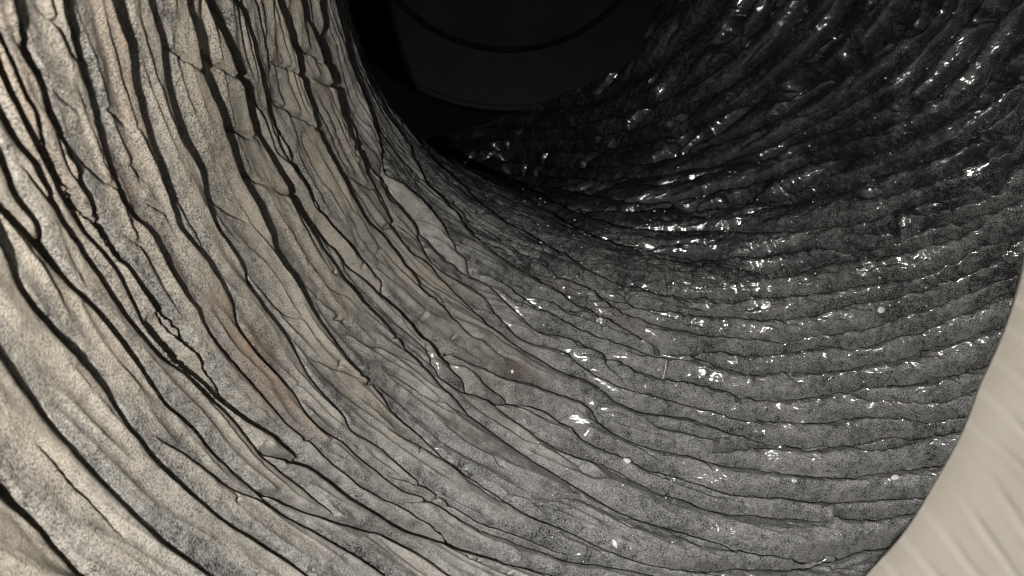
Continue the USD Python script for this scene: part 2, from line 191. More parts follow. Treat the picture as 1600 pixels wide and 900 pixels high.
 ('E', '4036,-865 3524,-726 3371,-731 3243,-743 3108,-751 3035,-779 2987,-815 2949,-853 2927,-896 2917,-942 2908,-988 2898,-1032 2887,-1076 2874,-1119 2864,-1161 2854,-1203 2830,-1240 2790,-1269 2773,-1306 2761,-1344 2748,-1381 2735,-1418 2722,-1453 2697,-1483 2689,-1518 2695,-1558 2694,-1595 2690,-1630 2680,-1663 2673,-1696 2667,-1729 2662,-1762 2659,-1795 2667,-1830 2684,-1867 2697,-1903 2708,-1938 2728,-2008 2741,-2078 2750,-2148 2757,-2218 2761,-2288'),
 ('E', '4758,-1191 4393,-1054 4056,-956 3902,-952 3810,-974 3647,-965 3492,-960 3439,-996 3403,-1037 3378,-1081 3356,-1126 3334,-1169 3311,-1212 3294,-1256 3278,-1299 3263,-1342 3251,-1385 3241,-1428 3230,-1469 3221,-1511 3211,-1552 3190,-1588 3165,-1622 3139,-1654 3111,-1684 3086,-1715 3067,-1748 3047,-1779 3041,-1815 3034,-1851 3034,-1887 3032,-1923 3041,-1962 3049,-1999 3056,-2036 3072,-2075 3086,-2113 3098,-2151 3111,-2188 3122,-2224 3141,-2294 3153,-2364 3162,-2434 3168,-2504 3172,-2574'),
 ('E', '3261,-706 3273,-765 3265,-816 3239,-861 3208,-903 3198,-952 3182,-997 3183,-1048 3176,-1096 3161,-1140 3143,-1183 3128,-1225 3111,-1266 3089,-1305 3065,-1342 3040,-1378 3030,-1418 3019,-1457 2997,-1492 2970,-1523 2947,-1555 2926,-1588 2918,-1624 2916,-1662 2906,-1696 2895,-1730 2886,-1764 2878,-1797 2873,-1831 2868,-1865 2873,-1900 2876,-1935 2889,-1972 2902,-2009 2918,-2045 2933,-2082 2957,-2152 2974,-2222 2985,-2292 2993,-2362 2998,-2432'),
 ('E', '5183,-1461 4952,-1369 4709,-1282 4475,-1212 4273,-1169 4118,-1155 3992,-1158 3896,-1174 3814,-1196 3748,-1225 3686,-1255 3643,-1291 3615,-1333 3586,-1374 3558,-1414 3528,-1453 3509,-1495 3488,-1535 3474,-1578 3463,-1621 3452,-1662 3445,-1705 3436,-1746 3428,-1787 3421,-1827 3413,-1867 3409,-1907 3403,-1946 3402,-1987 3404,-2027 3404,-2067 3408,-2107 3413,-2147 3417,-2187 3430,-2228 3441,-2269 3459,-2339 3470,-2409 3478,-2479 3483,-2549 3487,-2619'),
 ('E', '5433,-1646 5252,-1576 5066,-1511 4866,-1440 4651,-1367 4451,-1312 4301,-1293 4175,-1290 4079,-1303 3989,-1319 3929,-1349 3879,-1383 3830,-1417 3795,-1456 3759,-1493 3730,-1533 3701,-1572 3676,-1611 3655,-1651 3635,-1691 3626,-1735 3615,-1777 3608,-1820 3601,-1862 3593,-1903 3594,-1947 3594,-1990 3592,-2032 3598,-2075 3601,-2118 3607,-2161 3617,-2204 3625,-2247 3637,-2317 3646,-2387 3651,-2457 3655,-2527 3658,-2597'),
 ('E', '5595,-1773 5437,-1715 5275,-1659 5112,-1609 4949,-1562 4787,-1520 4642,-1494 4506,-1476 4394,-1475 4298,-1484 4208,-1496 4148,-1525 4091,-1553 4040,-1585 4002,-1621 3964,-1657 3937,-1697 3909,-1736 3891,-1779 3880,-1823 3866,-1866 3858,-1911 3848,-1954 3839,-1996 3842,-2043 3844,-2089 3851,-2136 3864,-2184 3873,-2231 3887,-2301 3896,-2371 3902,-2441 3907,-2511 3909,-2581'),
 ('E', '5865,-1951 5720,-1891 5569,-1832 5417,-1776 5262,-1723 5116,-1685 4973,-1651 4834,-1623 4716,-1613 4604,-1608 4499,-1607 4418,-1623 4342,-1640 4277,-1664 4229,-1696 4181,-1728 4146,-1765 4119,-1805 4092,-1845 4079,-1891 4065,-1935 4054,-1980 4055,-2029 4052,-2076 4064,-2128 4077,-2180 4089,-2231 4103,-2301 4112,-2371 4119,-2441 4123,-2511 4126,-2581'),
 ('E', '5914,-2029 5775,-1976 5635,-1924 5493,-1875 5349,-1829 5210,-1791 5079,-1765 4952,-1743 4836,-1730 4733,-1730 4636,-1733 4552,-1745 4486,-1768 4422,-1792 4374,-1824 4335,-1861 4297,-1897 4275,-1940 4260,-1987 4242,-2031 4241,-2082 4238,-2132 4241,-2184 4254,-2238 4263,-2308 4268,-2378 4272,-2448 4275,-2518 4277,-2588'),
 ('E', '5961,-2115 5829,-2065 5696,-2016 5562,-1970 5435,-1937 5313,-1912 5194,-1891 5083,-1878 4992,-1883 4905,-1891 4831,-1908 4767,-1932 4710,-1959 4675,-2000 4639,-2039 4611,-2081 4587,-2126 4563,-2168 4548,-2216 4540,-2266 4527,-2336 4518,-2406 4512,-2476 4508,-2546 4505,-2616'),
 ('E', '2527,-1293 2520,-1332 2512,-1369 2502,-1405 2490,-1440 2478,-1473 2467,-1507 2471,-1545 2474,-1581 2470,-1616 2465,-1649 2465,-1683 2466,-1717'),
 ('E', '3399,-1597 3379,-1636 3357,-1674 3335,-1711 3323,-1751 3311,-1790 3299,-1829 3291,-1868 3282,-1906 3274,-1945 3289,-1989 3302,-2032 3314,-2075 3326,-2118 3336,-2159 3347,-2200 3356,-2241 3363,-2281 3374,-2351 3382,-2421 3387,-2491 3391,-2561 3393,-2631'),
 ('E', '3251,-1691 3221,-1725 3191,-1758 3171,-1794 3162,-1833 3155,-1872 3161,-1915 3165,-1957 3175,-1999 3188,-2042 3199,-2085 3213,-2127 3228,-2169 3243,-2211 3261,-2253 3278,-2295 3302,-2365 3318,-2435 3330,-2505 3337,-2575 3342,-2645'),
 ('E', '2800,-1562 2797,-1602 2792,-1641 2786,-1678 2778,-1714 2768,-1749 2766,-1786 2777,-1826 2786,-1865 2800,-1905 2813,-1944 2828,-1982 2842,-2021 2863,-2091 2878,-2161 2888,-2231 2894,-2301 2899,-2371'),
 ('E', '2613,-1614 2615,-1656 2615,-1697 2599,-1732 2586,-1766 2596,-1807 2603,-1848'),
 ('M', '815,1237 816,1167 818,1097 821,1027 825,957 831,887 833,874 833,861 832,848 833,834 834,819 834,804 835,789 837,773 839,757 839,740 842,723 844,705 848,687 851,667 854,648 857,628 860,608 862,587 864,566 866,544 868,522 870,499 873,476 877,452 880,427 882,403'),
 ('F', '840,901 844,887 847,872 852,857 855,842 854,827 852,811 852,795 851,779 849,762 850,745 853,726 857,706'),
 ('D', '814,1217 815,1147 815,1077 815,1007 816,937 817,867 817,853 818,840 818,826 819,811 823,796 827,780 829,764 828,748 829,731 834,713 837,695 839,676 842,657 844,638 845,618 845,599 844,579 844,558 840,539 837,519 839,496 842,473 845,450 851,425 857,400 862,374 865,349 867,323 873,296 878,269'),
 ('D', '779,1185 781,1115 783,1045 786,975 791,905 798,835 800,821 801,807 804,792 806,777 809,761 809,745 809,729 810,712 812,695 813,677 815,659 816,641 816,622 816,603 817,583 816,563 817,543 821,521 822,500 826,477 830,454 834,430 837,406 838,383 840,359 840,334 838,311 835,287 832,264 832,238 831,213 832,187 832,161 830,136 827,111 824,86'),
 ('D', '837,267 844,238 857,209 870,179 879,150 884,120 885,91 886,62 888,33 887,4 887,-24 887,-54 891,-84'),
 ('D', '763,1147 763,1077 764,1007 766,937 768,867 772,797 771,783 773,767 775,752 776,736 775,720 774,704 773,688 773,670 772,653 775,634 779,615 781,595 781,576 781,556 781,536 778,516 775,496 773,476 772,455 772,433 775,409 777,386 775,364 774,340 774,316 774,292 774,268 771,245 765,222 766,197 770,171 772,144 774,118 774,92 775,65 776,39 775,12 772,-13 769,-83 766,-153 765,-223 764,-293 763,-363'),
 ('D', '770,246 784,219 791,191 797,164 801,136 810,107 820,78 832,48 842,18 850,-12 856,-42 858,-71 857,-99 852,-125 847,-152 837,-222 829,-292 825,-362 821,-432 819,-502'),
 ('F', '781,810 787,789 794,768 800,745 807,722'),
 ('D', '709,1118 712,1048 717,978 724,908 734,838 749,768 755,749 760,729 763,709 766,689 771,667'),
 ('D', '744,1078 742,1008 739,938 734,868 727,798 717,728 713,714 712,699 712,683 713,666 715,649 717,631 720,613 721,595 720,577 717,559 715,540 712,522 710,503 707,484 705,464 704,443 702,423 699,402 696,382 695,360 694,338 693,316 694,292 696,269 700,244 704,219 705,195 705,171 703,147 699,124 692,54 687,-16 684,-86 682,-156 680,-226'),
 ('S', '736,641 740,621 745,600 747,578 751,556 755,534 758,511 761,487 765,463 767,438'),
 ('S', '665,507 664,483 668,458 674,431 679,404 686,376 693,348'),
 ('M', '725,442 731,418 735,393 735,369 739,343 743,317 748,291 752,264 756,237 763,209'),
 ('M', '663,1003 662,933 660,863 657,793 653,723 647,653 645,637 644,620 642,603 641,585 638,567 636,550 633,531 632,512 631,492 630,473 628,453 626,432 624,412 623,390 622,369 622,347 621,324 619,302 618,279 615,209 613,139 611,69 610,-1 609,-71'),
 ('D', '584,927 583,857 580,787 577,717 572,647 564,577 561,558 559,538 556,518 552,498 549,477 545,456 542,435 532,365 525,295 521,225 518,155 516,85'),
 ('S', '585,913 582,843 578,773 571,703 562,633 548,563 543,544 539,525 535,505 531,485 534,464 533,394 533,324 532,254 532,184 532,114'),
 ('S', '684,675 681,655 676,636 671,616 664,597 656,579 646,561'),
 ('S', '702,592 695,567 686,543 676,520'),
 ('F', '611,594 610,575 608,556 606,536 604,516 603,494 601,473 598,452 594,431 589,410'),
 ('S', '606,549 594,526 582,503 570,480'),
 ('S', '624,527 617,506 609,485 608,461 609,435 607,410 605,385'),
 ('S', '660,310 655,284 651,258 660,228 668,198 684,128 695,58 702,-12 707,-82 710,-152'),
 ('F', '880,907 896,885 908,863 913,839'),
 ('F', '897,877 908,849 924,819'),
 ('F', '1101,785 1134,749 1170,711'),
 ('F', '1187,742 1234,697 1286,648'),
 ('F', '871,830 885,808 902,784'),
 ('F', '935,780 960,752 984,722'),
 ('F', '1190,640 1228,592 1298,542'),
 ('F', '1471,614 1541,576 1585,537'),
 ('F', '1680,504 1749,464 1810,424'),
 ('F', '1450,553 1520,488 1574,423'),
 ('F', '1620,604 1699,551 1775,496'),
 ('F', '869,758 883,731 897,702 910,672'),
 ('F', '942,704 954,681 966,658'),
 ('F', '934,659 954,629 972,597'),
 ('F', '1189,549 1226,511 1261,470'),
 ('F', '1085,561 1113,517 1142,471'),
 ('F', '879,648 890,622 895,595 899,568 903,540'),
 ('F', '1194,194 1213,151 1229,108 1256,62 1269,19 1273,-23'),
 ('F', '1068,247 1086,202 1104,155 1127,108'),
 ('F', '1194,68 1212,7 1217,-52'),
 ('F', '1077,374 1095,322 1125,267'),
 ('F', '1241,267 1261,231 1279,196'),
 ('F', '1217,-52 1235,-104 1249,-157 1263,-209'),
 ('F', '972,26 980,-15 991,-57 1005,-99'),
 ('F', '931,-22 954,-65 976,-108 997,-153'),
 ('F', '1628,309 1685,253 1727,199 1751,148'),
 ('F', '1261,470 1304,424 1344,375'),
 ('F', '2424,-848 2338,-850 2241,-841'),
 ('F', '2303,-688 2232,-696 2152,-695'),
 ('F', '2176,-837 2111,-836 2083,-858'),
 ('F', '2112,-538 2058,-556 2021,-581'),
 ('F', '2136,-444 2067,-482 2018,-524'),
 ('F', '2005,-532 1958,-555 1903,-572'),
 ('F', '1169,-212 1158,-234 1155,-259'),
 ('F', '1306,-624 1283,-638 1255,-648'),
 ('F', '1890,-1109 1865,-1128 1835,-1143'),
 ('F', '1683,-852 1729,-881 1763,-914'),
 ('S', '1152,597 1170,563 1177,532 1167,505 1164,475 1168,441'),
 ('S', '1122,266 1134,222 1141,180 1143,138'),
 ('S', '970,1225 971,1155 971,1085 972,1015 972,945 974,875 974,859 974,843 974,827 973,810 972,793 973,775 974,756 979,736 985,716'),
 ('S', '895,1247 896,1177 898,1107 901,1037 905,967 912,897 914,881 915,865 915,850 914,833 914,816 912,800 910,782 915,763 920,743 924,722 928,701'),
 ('S', '991,856 993,836 995,817 996,797 996,776 996,755'),
 ('G', '849,540 851,518 852,496 854,474 856,451 858,427 860,403 861,379 863,355 867,329 871,303 874,277 877,251 879,224 880,198 880,171 880,145 882,118 883,90 884,62 886,34 887,6 892,-23 896,-52 901,-81 908,-112 914,-142 919,-171 925,-202 931,-232 936,-262 941,-292'),
 ('G', '1397,335 1400,304 1400,273 1401,241 1403,210 1408,176 1413,142 1418,108 1421,74 1422,40 1420,7 1419,-27 1418,-60 1407,-90 1391,-118 1376,-146 1361,-175 1358,-207 1358,-241'),
 ('G', '1979,174 1941,146 1916,114 1916,74 1912,35 1896,0 1875,-34 1865,-72 1857,-111 1861,-153 1861,-195'),
 ('G', '1275,738 1284,715 1292,691 1299,667 1308,641 1316,615 1323,589 1331,561 1337,534 1343,506 1350,477 1356,447 1363,417 1373,385 1380,354 1384,323 1386,292 1386,261'),
 ('G', '1865,533 1863,498 1857,465 1865,427 1866,389 1865,352 1859,315 1853,277 1848,239 1837,202'),
 ('G', '1407,-189 1415,-230 1421,-270 1425,-309 1427,-348 1426,-386 1419,-422 1411,-457'),
]
STAINS = [(.968, .371, .030, .12, 1.0), (.93, .53, .022, .12, .8), (.921, .682, .025, .07, .9), (.838, .846, .03, .14, .6), (.988, .845, .03, .14, .6), (2.09, -.42, .05, .12, .55), (2.03, -.60, .05, .14, .5),
          (1.508, -.30, .035, .10, .7), (.945, .27, .03, .12, .8), (.80, .55, .08, .15, .2), (1.15, .62, .05, .12, .25)]
FLECKS = [(2.236, -1.607, .0027, .0020, .0008, .4, 'oval grey fleck at the right edge, just left of the top of the beige cloth'),
          (1.362, -.558, 0.0013, .0010, .0006, .2, 'bright round white fleck in a deep crease at the lower middle'),
          (1.932, -.686, .0011, .0014, .0007, .9, 'cream drop shaped fleck in the creases right of the middle'),
          (1.094, -.510, .0015, .0007, .0004, 2.6, 'thin torn white scrap on a wide grey pleat near the bottom'),
          (1.717, -1.038, .0024, .0011, .0004, 1.9, 'largest bright white scrap, on the pleats left of the beige cloth'),
          (2.190, -1.363, .0014, .0014, .0005, .1, 'small square pale fleck on the dark pleats above the white scraps'),
          (2.639, -.876, .0046, .0009, .0006, 2.85, 'long bright white sliver on the black pleats at the centre right'),
          (1.504, -1.164, .0014, .0009, .0005, .5, 'short white fleck on a grey pleat beside the cloth edge')]
STRANDS = [(1.853, -.718, 1.761, -.721, .001, .00014, 'short slanting white strand across a pleat right of the middle')]

# ------------------------------------------------------------------ the duct: a bent tube of pleated film
P_CX, P_CY, P_YAW, P_PIT, K0, K1, K2, P_PHI, TWIST, TILT, TPH = 0.5756, 0.6432, 0.0734, -0.629, -0.0423, 0.0729, 0.3634, 2.5281, 0.2999, -0.4981, -3.6053
S = np.linspace(-1.5, 8, 240)


def axis():
    T0 = np.array([math.sin(P_YAW) * math.cos(P_PIT), math.sin(P_PIT), math.cos(P_YAW) * math.cos(P_PIT)])
    A = np.array([1., 0, 0]) - T0 * T0[0]; A /= np.linalg.norm(A); B = np.cross(T0, A)
    N = math.cos(P_PHI) * A + math.sin(P_PHI) * B; M = np.cross(T0, N)
    ds = S[1] - S[0]; i0 = np.argmin(abs(S))
    ang = np.cumsum(np.interp(S, [-1, 1.5, 4], [K0, K1, K2])) * ds; ang -= ang[i0]
    T = np.cos(ang)[:, None] * T0 + np.sin(ang)[:, None] * N
    Nn = -np.sin(ang)[:, None] * T0 + np.cos(ang)[:, None] * N
    C = np.cumsum(T, 0) * ds; C += np.array([P_CX, P_CY, 0]) - C[i0]
    return C, T, Nn, M


AX = axis()


def tube(u, th, r):
    """The point at pleat coordinate u along the duct, angle th round it, r radii off its axis."""
    s = u + TWIST * th / (2 * np.pi) + TILT * np.cos(th - TPH)
    I = lambda X: np.stack([np.interp(s, S, X[:, i]) for i in range(3)], -1)
    C, T, N, M = AX
    return I(C) + (r * np.cos(th))[..., None] * I(N) + (r * np.sin(th))[..., None] * M


def spread(knots, dens, lo, hi, n):
    x = np.linspace(lo, hi, 4000); c = np.cumsum(np.interp(x, knots, dens)); c = (c - c[0]) / (c[-1] - c[0])
    return np.interp(np.linspace(0, 1, n), c, x)


NR, NC = 1220, 1020
U = spread([.3, .5, 1.0, 1.6, 2.2, 3, 6.3], [250, 700, 700, 480, 330, 150, 80], 0.30, 6.3, NR)
TH = spread([-4.69, -2.8, -2.6, -1.6, 1.05, 1.2, 1.6], [50, 60, 220, 240, 240, 80, 60], 1.6 - 2 * np.pi, 1.6, NC)
UU, TT = np.meshgrid(U, TH, indexing='ij')

rng = np.random.default_rng(7)
samples = {k: [] for k in 'DMFSEG'}; ENDS = []


def add_crease(c, p, wob=0.004):
    p = np.asarray(p, float)
    for _ in range(2):                                        # Chaikin rounding
        if len(p) > 2:
            q = np.empty((2 * len(p), 2)); q[0] = p[0]; q[-1] = p[-1]
            q[1:-1:2] = .75 * p[:-1] + .25 * p[1:]; q[2:-1:2] = .25 * p[:-1] + .75 * p[1:]
            p = q
    if c in 'DM':
        ENDS.extend([p[0], p[-1]])
    L = np.r_[0, np.cumsum(np.hypot(*np.diff(p, axis=0).T))]
    t = np.arange(0, L[-1], 0.0022)
    q = np.c_[np.interp(t, L, p[:, 0]), np.interp(t, L, p[:, 1])]
    o = rng.uniform(0, 99)
    q[:, 0] += wob * (meshkit.fbm(np.c_[t * 28 + o, t * 0, t * 0], 3, 3) - .5) * 2
    taper = np.clip(np.minimum(t, L[-1] - t) / 0.05, 0.0, 1) if L[-1] > 0.04 else np.clip(np.minimum(t, L[-1] - t) / (0.3 * L[-1] + 1e-6), 0, 1)
    samples[c].append(np.c_[q, taper])


for c, txt in CREASES:
    add_crease(c, [[float(a) / 1000 for a in w.split(',')] for w in txt.split()], 0.0022 if c in 'DG' else 0.0014)
for u0 in np.arange(0.34, 6.25, 0.078):                        # the pleats of the side that the photograph does not show
    lo = 1.6 - 2 * np.pi
    hi = -2.62 if u0 < 4.0 else -3.25
    t = np.linspace(lo, hi, 14); k = rng.uniform(0, 9)
    add_crease('M', np.c_[u0 + 0.02 * np.sin(t * 3 + k) + rng.normal(0, .006, 14), t], 0.006)
    t = np.linspace(1.22, 1.6, 4)
    add_crease('M', np.c_[u0 + 0.02 * np.sin(t * 3 + k) + rng.normal(0, .004, 4), t], 0.006)
for _ in range(210):                                           # short broken wrinkles of the dark far side
    u0 = rng.uniform(2.5, 6.2); t0 = rng.uniform(-2.75, -1.0); l = rng.uniform(.10, .34)
    t = t0 + np.linspace(0, l, 5)
    add_crease('E' if rng.random() < .45 else 'F', np.c_[u0 + rng.normal(0, .06) * (t - t0) / l + rng.normal(0, .008, 5), t], 0.01)
for _ in range(420):                                           # fine nicks that run across the pleats
    u0 = rng.uniform(.5, 2.9); t0 = rng.uniform(-2.1, .3); l = rng.uniform(.015, .045) * min(u0, 1.6)
    a = rng.normal(0.9 if t0 < -0.3 else -0.5, .35)
    add_crease('F', np.array([[u0, t0], [u0 + .5 * l * math.cos(a), t0 + .5 * l * math.sin(a)], [u0 + l * math.cos(a + .3), t0 + l * math.sin(a + .3)]]), 0.002)

for _ in range(110):                                           # long fine folds that run along the pleats, in loose bundles
    u0 = rng.choice([.78, .95, 1.12, 1.35, 1.6, 1.9, 2.2]) + rng.normal(0, .05); t0 = rng.uniform(-1.2, .8); l = rng.uniform(.2, .55); n = 7
    add_crease('S', np.c_[u0 + rng.normal(0, .035) * np.linspace(-1, 1, n) + .010 * np.sin(np.linspace(0, 5, n) + rng.uniform(0, 6)), t0 + l * np.linspace(-.5, .5, n)], 0.003)

grid = np.c_[UU.ravel(), TT.ravel()]
DIST = {}


SCALE = np.interp(UU, [.4, .7, 1.0, 1.5, 2.0, 3.0, 5.0], [.42, .52, .70, 1.15, 1.65, 2.1, 2.6]) * (1 + .25 * sstep(TT, -.2, -.8))   # the pleats are finer near the mouth


def valley(c, depth, ell, trench, w, far=0.25):
    s = np.vstack(samples[c]); lo = np.zeros((NR, NC)); tr = np.zeros((NR, NC)); dm = np.full((NR, NC), 9.)
    for t0, t1 in ((.05, .3), (.3, .55), (.55, .8), (.8, 1.01)):
        m = (s[:, 2] >= t0) & (s[:, 2] < t1)
        if not m.any():
            continue
        d, i = cKDTree(s[m, :2]).query(grid, distance_upper_bound=far, workers=-1)
        tp = np.r_[s[m, 2], 0][i].reshape(NR, NC); d = np.where(np.isfinite(d), d, 9.).reshape(NR, NC)
        lo = np.maximum(lo, tp * depth * np.exp(-d / (ell * SCALE))); tr = np.maximum(tr, tp * trench * np.exp(-(d / (w * SCALE)) ** 2))
        dm = np.minimum(dm, d)
    DIST[c] = dm
    return lo, tr


v = [valley('D', 1.0, .025, .085, .0062), valley('M', .75, .020, .040, .0040), valley('F', .36, .007, .016, .0028), valley('S', .6, .022, .0, .01), valley('E', 1.0, .020, .06, .0055), valley('G', .9, .030, .050, .0150)]
low = np.max([a for a, b in v], 0); q0 = tube(UU, TT, np.ones_like(UU)); hem = sstep(q0[..., 2], 4.5, 4.9) * sstep(q0[..., 1], -.75, -.95); trench = np.max([b for a, b in v], 0)
q3 = tube(UU, TT, np.ones_like(UU))
flow = np.stack([UU * 1.0, TT * 1.0, UU * 0], -1)
AMP = np.interp(UU, [.4, .7, 1.0, 1.5, 2.0, 3.5], [.026, .028, .034, .062, .085, .075]) * (1 - .52 * sstep(TT, -.45, .25))
pil = AMP * (1 - low)
# on the lit side every pleat rises like a breaking wave: low behind the crease, highest just before the next one
cre = np.minimum(DIST['D'] / SCALE, DIST['M'] / SCALE * 1.3) < .0042
uc = np.where(cre, UU, -9.); d1 = np.clip(UU - np.maximum.accumulate(uc, 0), 0, .13)
uc = np.where(cre, UU, 99.); d2 = np.clip(np.minimum.accumulate(uc[::-1], 0)[::-1] - UU, 0, .13)
wid = np.clip(d1 + d2, .004, .09); x = d1 / (d1 + d2 + 1e-6)
saw = wid * x ** 2.0 * (1 - sstep(x, .84, 1.0))
saw = ndimage.gaussian_filter(saw, (0.8, 12.0))
we = np.exp(-(cKDTree(np.array(ENDS)).query(grid, workers=-1)[0].reshape(NR, NC) / .05) ** 2)      # a fold fades out where its crease ends
saw = saw * (1 - we) + we * ndimage.gaussian_filter(saw, (5.0, 26.0))
lit = sstep(TT, -.6, .1)
h = pil * (1 - .55 * lit) + np.interp(UU, [.5, .8, 1.2, 2.0], [.12, .19, .33, .48]) * lit * saw
right = sstep(TT, -.25, -1.2) * sstep(UU, 1.0, 1.9)            # the glossier, more crumpled side
far = sstep(UU, 2.2, 3.4)
h += 0.012 * (meshkit.fbm(q3 * 4.0, 3, 1) - .5) + 0.010 * (meshkit.fbm(np.stack([UU * 22, TT * 6, UU * 0], -1), 3, 4) - .5)
wu = UU + 0.03 * meshkit.fbm(np.stack([UU * 7, TT * 5, UU * 0 + 4], -1), 2, 14)
rid = 1 - abs(meshkit.noise(np.stack([wu * 34 + TT * 20, TT * 26 - wu * 12, UU * 0 + 3], -1), 8) * 2 - 1)
rid2 = 1 - abs(meshkit.noise(np.stack([wu * 80 - TT * 22, TT * 40 + wu * 24, UU * 0 + 9], -1), 9) * 2 - 1)
fold = 1 - abs(meshkit.noise(np.stack([wu * 62, TT * 5.5, UU * 0 + 21], -1), 18) * 2 - 1)
h += np.minimum(SCALE, 1.2) * (0.0012 + 0.005 * right * (1 - .5 * far)) * rid ** 3 + np.minimum(SCALE, 1.2) * (0.0010 + 0.003 * right * (1 - .7 * far)) * rid2 ** 3 + (0.006 + 0.004 * sstep(TT, -.6, .1)) * np.minimum(SCALE, 1) * (fold ** 2 - .4)
h += 0.0004 * (meshkit.fbm(np.stack([UU * 160, TT * 140, UU * 0], -1), 2, 12) - .5)
h -= trench
h *= 1 - .85 * hem
rad = 1.028 - h
LEAN = np.interp(TT, [-1.0, -.2, .3], [-.45, -.1, .15]) * ndimage.gaussian_filter(pil, (1.0, 3.0))                    # every pleat leans over the crease behind it
V = world(tube(UU + LEAN, TT, rad)).reshape(-1, 3)
F = grid_faces(NR, NC)
F = F[:, ::-1]
Q3 = tube(UU, TT, rad)
cut = ((Q3[..., 2] > 4.55) & (Q3[..., 1] < -0.98 - 0.2 * (5.4 - Q3[..., 2]))).ravel()      # where the film ends
F = F[~cut[F].any(1)]
N = vnormals(V, F)

# dust that has settled on the film: r = beige, g = how much, b = brown dirt
lf = meshkit.fbm(q3 * 3.0 + 5, 3, 2) - .5
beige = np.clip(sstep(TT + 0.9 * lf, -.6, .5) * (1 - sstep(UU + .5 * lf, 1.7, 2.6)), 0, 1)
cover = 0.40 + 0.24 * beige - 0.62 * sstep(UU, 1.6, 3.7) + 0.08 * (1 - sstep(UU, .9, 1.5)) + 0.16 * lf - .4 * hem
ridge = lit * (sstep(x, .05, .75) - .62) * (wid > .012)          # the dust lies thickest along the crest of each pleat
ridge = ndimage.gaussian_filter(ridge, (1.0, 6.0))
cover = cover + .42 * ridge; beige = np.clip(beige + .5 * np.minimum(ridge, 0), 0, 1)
stain = np.zeros_like(UU)
for su, st, a, b, k in STAINS:
    d2 = ((UU - su) / a) ** 2 + ((TT - st) / b) ** 2
    stain = np.maximum(stain, k * np.exp(-d2 ** 1.5) * (0.8 + 0.5 * (lf + .5)))
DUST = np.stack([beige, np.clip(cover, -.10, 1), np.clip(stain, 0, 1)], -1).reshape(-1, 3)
UV = np.c_[UU.ravel(), TT.ravel()]

duct = UsdGeom.Xform.Define(stage, '/World/flexible_duct').GetPrim()
tag(duct, 'dusty flexible duct seen from inside, its film gathered into deep ring pleats', 'duct')
# each pleat is a part of its own: the ridge between two deep creases
deep = np.minimum(np.minimum(DIST['D'], DIST['E']), DIST['M'] * 1.15)
vis = (TT > -2.7) & (TT < 1.15) & (UU > .45) & (UU < 5.8)
lab2 = np.zeros((NR, NC), int); nxt = 0; rest = vis.copy()
for step, lim in enumerate((.010, .012, .014, .0165, .019, .022, .026, .030, .036)):
    lab, nl = ndimage.label(rest & (deep > lim))
    size = np.bincount(lab.ravel(), minlength=nl + 1); size[0] = 0
    good = (size > 240) & (size < (9000 if step < 8 else 10 ** 9))
    ren = np.zeros(nl + 1, int); ren[good] = nxt + np.arange(1, good.sum() + 1); nxt += good.sum()
    lab2 = np.where(ren[lab] > 0, ren[lab], lab2)
    rest &= (size >= 9000)[lab]
area = np.bincount(lab2.ravel(), minlength=nxt + 1); area[0] = 0
ok = np.zeros(nxt + 1, bool); ok[np.argsort(-area)[:280]] = True; ok[0] = False
lab2 = np.where(ok[lab2], lab2, 0)
dd, (ii, jj) = ndimage.distance_transform_edt(lab2 == 0, return_indices=True)
full = np.where(dd < 16, lab2[ii, jj], 0)
fl = full.ravel()[F[:, 0]]
for k in np.unique(fl):
    fk = F[fl == k]
    vi, inv = np.unique(fk, return_inverse=True)
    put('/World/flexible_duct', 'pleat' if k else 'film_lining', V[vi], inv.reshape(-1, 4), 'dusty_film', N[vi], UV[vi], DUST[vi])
print('pleats', len(np.unique(fl)) - 1, 'faces', len(F))
# the jacket over the outside of the film, with its wire helix
uo = np.linspace(.30, 4.4, 140); to = np.linspace(-np.pi, np.pi, 73)[:-1]
u2, t2 = np.meshgrid(uo, 1.6 - 2 * np.pi + (to + np.pi), indexing='ij')
jv = world(tube(u2, t2, 1.10 + 0.012 * np.sin(u2 * 2 * np.pi / .12))).reshape(-1, 3); jf = grid_faces(140, 72, True)
put('/World/flexible_duct', 'outer_jacket', jv, jf, 'duct_jacket', vnormals(jv, jf))

# ------------------------------------------------------------------ far end: metal flange ring and board behind it
def ring_solid(c, r0, r1, z0, z1, n=96, bev=.008):
    prof = np.array([[r0, z0 + bev], [r0 + bev, z0], [r1 - bev, z0], [r1, z0 + bev], [r1, z1], [r0, z1]])
    a = np.linspace(0, 2 * np.pi, n, endpoint=False)
    p = np.stack([c[0] + prof[:, 0][None] * np.cos(a)[:, None], c[1] + prof[:, 0][None] * np.sin(a)[:, None], np.broadcast_to(prof[:, 1][None], (n, 6))], -1)
    i = np.arange(n * 6).reshape(n, 6); i = np.vstack([i, i[:1]]); i = np.hstack([i, i[:, :1]])
    f = np.stack([i[:-1, :-1], i[1:, :-1], i[1:, 1:], i[:-1, 1:]], -1).reshape(-1, 4)
    return world(p).reshape(-1, 3), f


